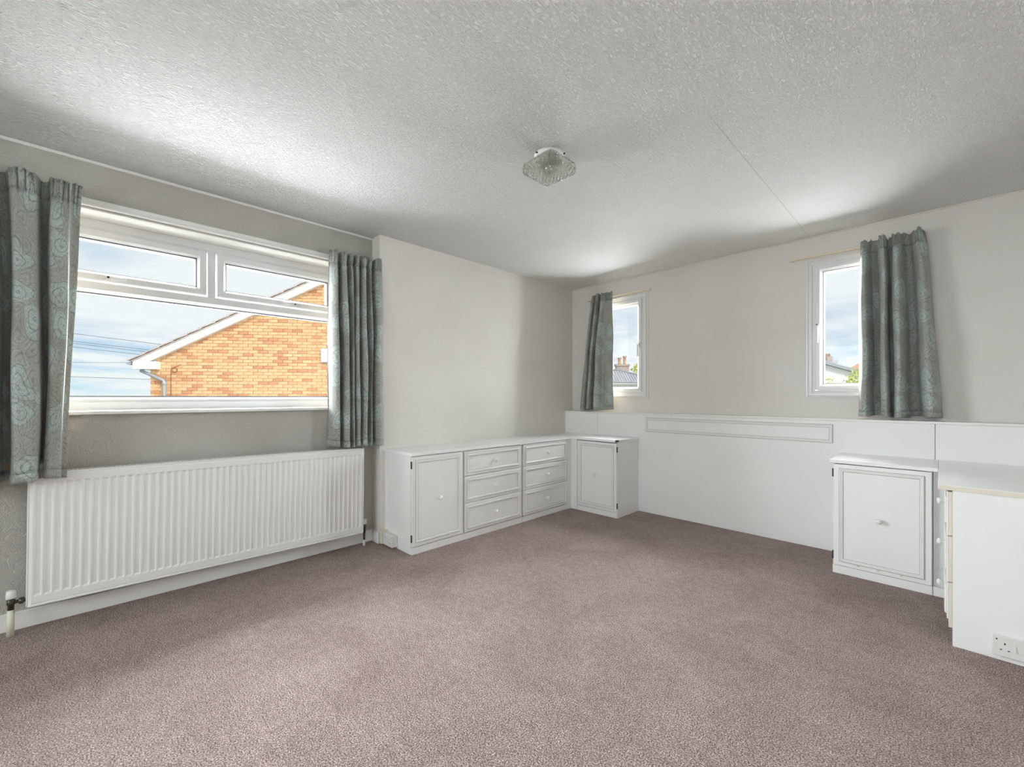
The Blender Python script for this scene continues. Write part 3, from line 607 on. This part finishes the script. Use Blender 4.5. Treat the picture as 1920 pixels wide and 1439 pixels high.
# drawer unit faces -x: local x runs towards the viewer, local y runs to the right
dw = 1.226 - 0.60
du = thing('drawer_unit', (3.197, -0.600, 0), 'white drawer unit seen from its blank end with three knobs in profile', 'drawers', R(-90), None)
t_ = 0.018
box('end_panel', (dw - t_, 0.018, 0.0), (dw, XR - 3.197 - 0.018, HW), M['white'], du, 0.001)
box('side_panel', (0.016, 0.018, 0.0), (0.032, XR - 3.197 - 0.018, HW), M['white'], du)
box('back_panel', (0.033, XR - 3.197 - 0.028, 0.06), (dw - t_ - 0.001, XR - 3.197 - 0.019, HW), M['white'], du)
box('plinth', (0.033, 0.060, 0.0), (dw - t_ - 0.001, 0.076, 0.075), M['white'], du)
for za, zb in ((0.082, 0.2865), (0.2905, 0.4985), (0.5025, 0.703)):
    d = box('drawer', (0.020, 0.0055, za), (dw - 0.001, 0.0175, zb), M['cream'], du, 0.001)
    box('drawer_face', (0.020, 0.0, za + (0.038 if za < 0.1 else 0.0)), (dw - 0.001, 0.0052, zb), M['white'], d, 0.001)
    moulding(d, 0.055, za + 0.05, dw - 0.035, zb - 0.03, 0.0); knob(d, dw / 2, (za + zb) / 2, 0.0)
wr2 = thing('worktop', (3.45, -0.70, HW), 'white worktop with a bare cream edge over the drawer unit', 'worktop')
box('slab', (3.1675 - 3.45, -0.5345, 0.0005), (XR - 0.001 - 3.45, 0.5585, 0.0225), M['top'], wr2, 0.001)
box('edge_strip', (3.169 - 3.45, -0.5362, 0.0012), (XR - 0.002 - 3.45, -0.5346, 0.0205), M['cream'], wr2)

# ------------------------------------------------------------------ sockets
def socket(name, loc, rz, label, depth):
    s_ = thing(name, loc, label, 'socket', rz)
    W, Hh = 0.146, 0.086
    B().box((0.002, -depth + 0.009, 0.002), (W - 0.002, -0.0008, Hh - 0.002), 0.002).done('back_box', M['plastic'], s_)
    fp = B().box((0, -depth, 0), (W, -depth + 0.0085, Hh), 0.003, 2).done('face_plate', M['plastic'], s_)
    for cx, sw in ((0.036, 0.062), (W - 0.036, W - 0.062)):
        h = B(); h.box((cx - 0.002, -depth - 0.0004, 0.052), (cx + 0.002, -depth + 0.001, 0.060)); h.done('earth_slot', M['hole'], fp)
        for dx_ in (-0.011, 0.011): B().box((cx + dx_ - 0.0032, -depth - 0.0004, 0.0275), (cx + dx_ + 0.0032, -depth + 0.001, 0.0315)).done('pin_slot', M['hole'], fp)
        rk = B(); rk.prism([(-depth - 0.0005, 0.034), (-depth - 0.005, 0.034), (-depth - 0.0015, 0.058), (-depth - 0.0005, 0.058)], sw - 0.0045, sw + 0.0045, 0); rk.done('switch', M['upvc'], fp)
    for cx in (0.0125, W - 0.0125): B().lathe([(0, 0), (0.003, 0), (0.003, 0.0008), (0, 0.0008)], (cx, -depth, Hh / 2 + 0.028), (0, -1, 0), 8).done('screw', M['hole'], fp)
    return s_
socket('double_socket', (3.334, -1.2262, 0.024), 0, 'white double socket on the blank end of the drawer unit', 0.018)
socket('double_socket', (0.172, -2.4008, 0.014), 0, 'white double socket low on the cupboard side by the radiator', 0.046)
tr = thing('cable_trunking', (0.135, -2.42, 0.0), 'short cream cable trunking beside the low socket', 'trunking')
box('cover', (-0.010, -0.030, 0.008), (0.030, 0.0185, 0.105), M['trunk'], tr, 0.004, 2)
box('cover_lip', (-0.013, -0.022, 0.092), (0.033, 0.0186, 0.109), M['trunk'], tr, 0.003)

# ------------------------------------------------------------------ ceiling light
cl = thing('ceiling_light', (1.747, -2.333, H), 'square moulded glass flush ceiling light on a white base', 'ceiling light')
B().lathe([(0.0, -0.0005), (0.070, -0.0005), (0.078, -0.004), (0.078, -0.020), (0.070, -0.024), (0, -0.024)], (0, 0, 0), (0, 0, 1), 40).done('base_plate', M['gloss'], cl)
bl = B(); HWD, ZT, ZB = 0.106, -0.042, -0.100
def gridf(nu_, nv_, fn):
    g_ = [[bl.bm.verts.new(fn(i / nu_, j / nv_, i, j)) for i in range(nu_ + 1)] for j in range(nv_ + 1)]
    for j in range(nv_):
        for i in range(nu_): bl.bm.faces.new([g_[j][i], g_[j][i + 1], g_[j + 1][i + 1], g_[j + 1][i]])
CH = 0.020                                                  # cut corners
for kk in range(4):
    rot = Matrix.Rotation(kk * PI / 2, 3, 'Z')
    def side(u, v, i, j):
        e_ = 0 if i in (0, 28) or j in (0, 10) else (0.0055 if (i // 2 + (j // 4)) % 2 else -0.0035)
        sh_ = (0.86 + 0.14 * min(1, v * 3.0)) * (1 - 0.10 * max(0, v - 0.85) / 0.15)
        return rot @ Vector(((u * 2 - 1) * (HWD - CH) * sh_, -HWD * sh_ - e_, ZT + (ZB - ZT) * v))
    gridf(28, 10, side)
    def corner(u, v, i, j):
        sh_ = (0.86 + 0.14 * min(1, v * 3.0)) * (1 - 0.10 * max(0, v - 0.85) / 0.15)
        p0 = Vector(((HWD - CH), -HWD, 0)); p1 = Vector((HWD, -(HWD - CH), 0)); p = p0.lerp(p1, u) * sh_ * (1.0 + (0.03 if i == 2 and 0 < j < 10 else 0)); p.z = ZT + (ZB - ZT) * v; return rot @ p
    gridf(4, 10, corner)
def chm(x, y, h):
    m_ = max(abs(x), abs(y)); d_ = abs(x) + abs(y); lim_ = 2 * h - CH * 0.9
    return (x * lim_ / d_, y * lim_ / d_) if d_ > lim_ else (x, y)
def under(u, v, i, j):
    h = HWD * 0.90; x, y = (u * 2 - 1) * h, (v * 2 - 1) * h; x, y = chm(x, y, h); rr = max(abs(x), abs(y)) / h
    st_ = 0 if i in (0, 32) or j in (0, 32) else (0.0065 if (i % 4 in (1, 2)) == (j % 4 in (1, 2)) else -0.003) * (1.0 if rr < 0.74 else 0.3)
    return (x, y, ZB - 0.014 * (1 - rr ** 2.2) - st_)
gridf(32, 32, under)
def over(u, v, i, j):
    h = HWD * 0.855; x, y = (u * 2 - 1) * h, (v * 2 - 1) * h; x, y = chm(x, y, h); rr = max(abs(x), abs(y)) / h
    return (x, y, ZT + 0.012 * (1 - rr ** 3) + 0.003)
gridf(12, 12, over)
bmesh.ops.remove_doubles(bl.bm, verts=list(bl.bm.verts), dist=0.0006)
sh = bl.done('glass_shade', M['cutglass'], cl); 
for a in (R(20), R(140), R(260)): B().lathe([(0, 0.0), (0.004, 0.0), (0.005, 0.006), (0.005, 0.010), (0, 0.011)], (0.0765 * math.cos(a), 0.0765 * math.sin(a), -0.014), (math.cos(a), math.sin(a), 0), 8).done('screw', M['dark'], cl)
B().lathe([(0, -0.026), (0.016, -0.026), (0.016, -0.045), (0.024, -0.060), (0.026, -0.075), (0.018, -0.090), (0, -0.095)], (0, 0, 0), (0, 0, 1), 14).done('bulb', M['plastic'], cl)

# ------------------------------------------------------------------ outside: ground and hills
GZ = -2.7
tag(box('ground', (-400, -400, GZ - 1), (400, 400, GZ), M['ground']), 'gardens and streets far below', kind='structure')
hb_ = B(); rn = random.Random(4); pts = []
for i in range(61):
    a = R(60) + R(210) * i / 60; pts.append((390 * math.cos(a), 390 * math.sin(a), 3.2 + 1.6 * math.sin(i * 0.7) + rn.uniform(-0.5, 0.5)))
for p, q in zip(pts, pts[1:]):
    for dz in (1,):
        hb_.poly([(p[0], p[1], GZ - 1), (q[0], q[1], GZ - 1), q, p]); hb_.poly([p, q, (q[0] * 1.06, q[1] * 1.06, GZ - 1), (p[0] * 1.06, p[1] * 1.06, GZ - 1)])
tag(hb_.done('hills', M['hill']), 'low hazy line of hills on the horizon', kind='structure')

# ------------------------------------------------------------------ neighbour's brick gable
nh = thing('brick_house', (-9.804, -3.093, GZ), 'orange brick house with white verge seen through the wide window', 'house', R(52.447))
Z0 = -GZ
SL = 0.503; XA = 4.35; ZE = 1.86 + Z0                       # gable: eaves height at x=0, ridge at XA
WID = 2 * XA; DEP = 8.0
def gz(x): return ZE + 0.10 + SL * (x if x <= XA else WID - x)
box('side_wall', (0.0, 0.0, 0.0), (0.10, DEP, ZE), M['mortar'], nh)
B().prism([(0.005, 0.0), (WID - 0.005, 0.0), (WID - 0.005, gz(WID)), (XA, gz(XA)), (0.005, gz(0))], 0.006, 0.12, 1).done('gable_wall', M['mortar'], nh)
# bricks: one shared mesh, each laid as its own object
bmn = bmesh.new(); bmesh.ops.create_cube(bmn, size=1)
for v in bmn.verts: v.co = Vector((v.co.x * 0.215, v.co.y * 0.06, v.co.z * 0.065))
bmesh.ops.bevel(bmn, geom=list(bmn.edges), offset=0.003, segments=1, affect='EDGES')
brick_me = bpy.data.meshes.new('brick'); bmn.to_mesh(brick_me); brick_me.materials.append(M['brick'])
rest = B(); rb = random.Random(9); cand = []
row = 0; z = Z0 + 0.20
while z < gz(XA) - 0.02:
    x = 0.1075 + (0.1125 if row % 2 else 0.0)
    if row % 2 and z + 0.04 < gz(0.0): cand.append((0.051, z, 0.47))
    while x < WID - 0.10:
        if z - 0.03 < gz(x): cand.append((x, z, 1.0))
        x += 0.225
    z += 0.075; row += 1
vis = [c for c in cand if c[0] < 4.1 and c[1] > Z0 + 1.10]
vis.sort(key=lambda c: -(c[1] > Z0 + 1.1) * (10 - abs(c[0] - 1.9) - 0.6 * abs(c[1] - Z0 - 1.9)))
own = set(vis[:300])
for c in vis[:300]:
    o = bpy.data.objects.new('brick', brick_me); link(o, nh); o.location = (c[0], 0.012 + rb.uniform(-0.002, 0.002), c[1]); o.scale = (c[2], 1, 1)
for c in cand:
    if c in own: continue
    hw = 0.1075 * c[2]; rest.box((c[0] - hw, -0.018 + rb.uniform(-0.002, 0.002), c[1] - 0.0325), (c[0] + hw, 0.04, c[1] + 0.0325))
ro_ = rest.done('brickwork', M['brick'], nh); ro_['kind'] = 'stuff'
# verge: fascia, soffit, eaves box
fy0, fy1 = -0.155, -0.135
def slope_prism(name, xa, xb, off0, off1, y0, y1, m, parent=nh):
    """band following the roof slope between vertical offsets off0..off1 from the soffit line, both sides of the ridge"""
    b = B(); f0 = lambda x: ZE + SL * (x if x <= XA else WID - x)
    b.prism([(xa, f0(xa) + off0), (XA, f0(XA) + off0), (WID - xa, f0(xa) + off0), (WID - xa, f0(xa) + off1), (XA, f0(XA) + off1), (xa, f0(xa) + off1)], y0, y1, 1)
    return b.done(name, m, parent)
slope_prism('verge_fascia', 0.06, 0, 0.075, 0.245, fy0, fy1, M['fascia'])
slope_prism('verge_soffit', 0.0, 0, 0.085, 0.105, fy1 + 0.0005, -0.020, M['soffit'])
slope_prism('undercloak', -0.36, 0, 0.246, 0.262, fy0 - 0.025, 0.02, M['rooftile'])
B().prism([(-0.28, ZE - 0.075), (0.215, ZE - 0.075), (0.215, ZE + 0.105), (0.06, ZE + 0.105), (0.06, ZE + 0.27), (-0.28, ZE + 0.10)], fy0 - 0.004, DEP, 1).done('eaves_box', M['fascia'], nh)
# roof slab and stepped verge tiles
b = B(); f0 = lambda x: ZE + SL * (x if x <= XA else WID - x)
b.prism([(-0.36, f0(-0.36) + 0.263), (XA, f0(XA) + 0.263), (WID + 0.36, f0(WID + 0.36) + 0.263), (WID + 0.36, f0(WID + 0.36) + 0.285), (XA, f0(XA) + 0.285), (-0.36, f0(-0.36) + 0.285)], -0.10, DEP + 0.2, 1)
b.done('roof_slab', M['rooftile'], nh)
bt_ = bmesh.new(); bmesh.ops.create_cube(bt_, size=1)
for v in bt_.verts: v.co = Vector((v.co.x * 0.40, v.co.y * 0.33, v.co.z * 0.028))
bmesh.ops.bevel(bt_, geom=list(bt_.edges), offset=0.005, segments=1, affect='EDGES')
tile_me = bpy.data.meshes.new('verge_tile'); bt_.to_mesh(tile_me); tile_me.materials.append(M['rooftile'])
k = 0; x = -0.20
while x < XA + 0.05:
    o = bpy.data.objects.new('verge_tile', tile_me); link(o, nh); o.location = (x, -0.02, f0(x) + 0.305); o.rotation_euler = (0, -math.atan(SL) + 0.055, 0); x += 0.302
# gutter, downpipe, cable, alarm box
gt = B(); arc = [(-0.062 * math.cos(PI * i / 8), -0.055 * math.sin(PI * i / 8)) for i in range(9)]
ot = [(-0.355 + p[0], ZE + 0.075 + p[1]) for p in arc]; it = [(-0.355 + p[0] * 0.9, ZE + 0.077 + p[1] * 0.9) for p in arc]
gt.prism(ot + it[::-1], -0.17, DEP, 1); gt.done('gutter', M['gutter'], nh)
B().prism(ot, -0.174, -0.169, 1).done('gutter_end', M['gutter'], nh)
B().tube([(-0.20, 0.05, ZE - 0.06), (-0.20, -0.02, ZE - 0.105), (0.30, -0.115, ZE - 0.315), (0.345, -0.115, ZE - 0.335), (0.36, -0.115, ZE - 0.38), (0.36, -0.115, 0.05)], 0.036, 10).done('downpipe', M['gutter'], nh)
B().lathe([(0.036, 0), (0.044, 0.002), (0.044, 0.07), (0.036, 0.072)], (0.36, -0.115, ZE - 0.44), (0, 0, 1), 12).done('pipe_collar', M['gutter'], nh)
box('pipe_bracket', (0.305, -0.115, ZE - 0.80), (0.415, -0.02, ZE - 0.77), M['gutter'], nh, 0.004)
lp = [(0.445, -0.028, -1.2 + ZE), (0.445, -0.028, ZE - 0.10), (0.455, -0.028, ZE - 0.045), (0.52, -0.03, ZE - 0.02), (0.66, -0.028, ZE + 0.04)]
B().tube(lp, 0.008, 6).done('wall_cable', M['browncable'], nh)
B().tube([(0.53 + 0.055 * math.cos(2 * PI * i / 20), -0.032, ZE - 0.085 + 0.055 * math.sin(2 * PI * i / 20)) for i in range(21)], 0.008, 6).done('cable_loop', M['browncable'], nh)
ab = thing('alarm_box', tuple(nh.matrix_basis @ Vector((3.95, -0.045, Z0 + 2.15))), 'white alarm box on the brick gable', 'alarm box', R(52.447))
box('case', (-0.13, -0.05, -0.16), (0.13, 0.024, 0.17), M['fascia'], ab, 0.02, 2)
for zz_, ww in ((0.07, 0.05), (0.06, 0.03), (-0.03, 0.06)): box('printed_mark', (-0.08, -0.0515, zz_), (-0.08 + ww, -0.0502, zz_ + 0.012), M['gutter'], ab)
box('lower_lip', (-0.12, -0.045, -0.175), (0.12, 0.02, -0.158), M['gutter'], ab, 0.006)

# ------------------------------------------------------------------ overhead wires
wires = [((-31.4, -7.7, 4.95), (-25.3, -1.6, 3.88), 'uppermost overhead wire crossing the sky left of the brick house'), ((-31.4, -7.7, 4.52), (-25.3, -1.6, 3.52), 'second overhead wire from the top'),
         ((-31.4, -7.7, 4.41), (-25.3, -1.6, 3.41), 'third overhead wire from the top'), ((-31.4, -7.7, 4.22), (-25.3, -1.6, 3.22), 'fourth overhead wire from the top'),
         ((-31.4, -7.7, 2.96), (-25.3, -1.6, 2.93), 'nearly level overhead wire passing behind the gutter'), ((-31.4, -7.7, 2.34), (-25.3, -1.6, 2.04), 'lowest overhead wire above the horizon')]
for A, Bp, lab in wires:
    A = Vector(A); Bp = Vector(Bp)
    if 'level' in lab: A = A + (A - cam.location) * 0.35; Bp = Bp + (Bp - cam.location) * 0.35
    dr = Bp - A; A = A - dr * 1.5; E_ = Bp + dr * 1.2; pts = []
    for i in range(25):
        u = i / 24; p = A.lerp(E_, u); pts.append(tuple(p))
    mid = pts[12]; w_ = B().tube([(p[0] - mid[0], p[1] - mid[1], p[2] - mid[2]) for p in pts], 0.012, 5).done('overhead_wire', M['cable'])
    w_.location = mid; tag(w_, lab, 'wire', 'overhead wires')

# ------------------------------------------------------------------ houses through the narrow windows
def plan(px, d, z): 
    l = (px - 960) / 793 * d; return (3.18 + VX * d + RX * l, -4.016 + VY * d + RY * l, z)
ha = thing('slate_roofed_house', plan(1150, 55, GZ), 'house with a pale ribbed hip roof seen through the corner window', 'house', R(45.45))
box('walls', (-5.6, 0.4, 0.0), (6.6, 5.6, 5.70), M['render'], ha)
EZ, RZ = 5.78, 7.51
b = B(); A_ = [(-6, 0, EZ), (7, 0, EZ), (7, 6, EZ), (-6, 6, EZ)]; r1, r2 = (-3, 3, RZ), (1.4, 3, RZ)
b.poly([A_[0], A_[1], r2, r1]); b.poly([A_[1], A_[2], r2]); b.poly([A_[2], A_[3], r1, r2]); b.poly([A_[3], A_[0], r1]); b.poly(A_[::-1]); b.done('roof', M['slate'], ha)
rb_ = B(); x = -5.8
while x < 6.9:
    top = 3.0 if -3 <= x <= 1.4 else (3.0 * (x + 6) / 3 if x < -3 else 3.0 * (7 - x) / 5.6)
    if top > 0.1: rb_.tube([(x, 0.0, EZ + 0.02), (x, top, EZ + 0.02 + (RZ - EZ) * top / 3)], 0.045, 5)
    x += 0.33
ro2 = rb_.done('roof_ribs', M['gutter'], ha); ro2['kind'] = 'stuff'
B().tube([(-3, 3, RZ + 0.05), (1.4, 3, RZ + 0.05), (7, 0, EZ + 0.05)], 0.11, 6).done('ridge_tiles', M['gutter'], ha)
box('fascia_board', (-6.05, -0.05, EZ - 0.26), (7.05, 0.02, EZ - 0.02), M['fascia'], ha)
B().tube([(-6, -0.10, EZ - 0.02), (7, -0.10, EZ - 0.02)], 0.07, 6).done('gutter', M['gutter'], ha)
st = B().box((1.25, 3.2, 6.6), (2.95, 4.2, 8.35)); st.box((1.15, 3.1, 8.12), (3.05, 4.3, 8.38)); so_ = st.done('chimney', M['stack'], ha)
for xx, hh in ((1.75, 0.85), (2.45, 1.05)):
    pt_ = B().lathe([(0, 0), (0.24, 0), (0.19, 0.2), (0.20, hh - 0.15), (0.27, hh - 0.12), (0.27, hh), (0, hh)], (xx, 3.7, 8.38), (0, 0, 1), 12).done('chimney_pot', M['pot'], so_)
    box('cowl', (xx - 0.26, 3.44, 8.39 + hh), (xx + 0.26, 3.96, 8.46 + hh), M['gutter'], so_)
hbx = thing('white_gabled_house', plan(1500, 30, GZ), 'white house with a dark-edged low roof seen through the right-hand narrow window', 'house', R(45.45))
b = B(); b.prism([(-5.2, 0), (5.0, 0), (5.0, 5.25), (0.0, 6.62), (-5.2, 5.2)], 0.0, 6.0, 1); b.done('walls', M['render'], hbx)
b = B(); b.prism([(-5.6, 5.12), (0, 6.66), (5.6, 5.13), (5.6, 5.31), (0, 6.86), (-5.6, 5.30)], -0.25, 6.2, 1); b.done('roof', M['slate'], hbx)
b = B(); b.prism([(0, 6.60), (5.6, 5.07), (5.6, 5.25), (0, 6.78)], -0.30, -0.255, 1); b.done('barge_board', M['gutter'], hbx)
b = B(); b.prism([(-5.6, 5.06), (0, 6.60), (0, 6.78), (-5.6, 5.24)], -0.30, -0.255, 1); b.done('barge_board', M['gutter'], hbx)
hc = thing('brick_gabled_house', plan(1540, 47, GZ), 'grey roofed house with a small orange brick gable and two chimneys', 'house', R(45.45))
box('walls', (-3.0, 0.3, 0), (8.5, 6.0, 6.4), M['redbrick'], hc)
b = B(); b.prism([(0.0, 6.3), (3.2, 8.2), (6.4, 6.3)], -3.4, 8.9, 0); b.done('roof', M['slate'], hc)
b = B(); b.prism([(2.6, 0), (6.2, 0), (6.2, 6.95), (4.4, 7.95), (2.6, 6.95)], -0.6, 3.0, 1); b.done('front_gable', M['redbrick'], hc)
b = B(); b.prism([(2.3, 6.85), (4.4, 8.02), (6.5, 6.85), (6.5, 7.01), (4.4, 8.18), (2.3, 7.01)], -0.75, 3.2, 1); b.done('gable_roof', M['fascia'], hc)
for xx, hh in ((0.75, 8.95), (3.15, 9.0)):
    c = box('chimney', (xx - 0.33, 2.9, 7.6), (xx + 0.33, 3.5, hh - 0.35), M['stack'], hc, 0.02)
    for d_ in (-0.15, 0.15): B().lathe([(0, 0), (0.13, 0), (0.11, 0.3), (0.14, 0.34), (0, 0.34)], (xx + d_, 3.2, hh - 0.35), (0, 0, 1), 10).done('chimney_pot', M['pot'], c)

def tree(name, px, d, ztop, rad, label, seed, n=420):
    p = plan(px, d, GZ); t = thing(name, p, label, 'tree', group='garden trees'); rn = random.Random(seed); hgt = ztop - GZ
    B().lathe([(0, 0), (0.09, 0), (0.05, hgt * 0.7), (0, hgt * 0.75)], (0, 0, 0), (0, 0, 1), 8).done('trunk', M['bark'], t)
    b = B()
    for i in range(n):
        v = Vector((rn.gauss(0, 1), rn.gauss(0, 1), rn.gauss(0, 1.1))).normalized() * rad * rn.uniform(0.35, 1.0) ** 0.6
        c = Vector((0, 0, hgt - rad)) + v + Vector((rn.uniform(-.1, .1), rn.uniform(-.1, .1), 0)); s_ = rad * rn.uniform(0.09, 0.16)
        u = Vector((rn.gauss(0, 1), rn.gauss(0, 1), rn.gauss(0, 1))).normalized(); w = u.orthogonal().normalized()
        b.poly([c - u * s_, c + w * s_ * 0.45, c + u * s_, c - w * s_ * 0.45])
    o = b.done('foliage', M['leaf'], t, recalc=False); o['kind'] = 'stuff'
tree('garden_tree', 1622, 17, 2.45, 0.62, 'yellow green garden tree rising in the right-hand narrow window', 1)
tree('garden_tree', 1549, 17, 2.00, 0.33, 'small bush tip low at the left of the right-hand narrow window', 2, 200)
tree('garden_tree', 1203, 70, 7.2, 1.8, 'light green tree beside the chimney in the corner window', 3, 260)
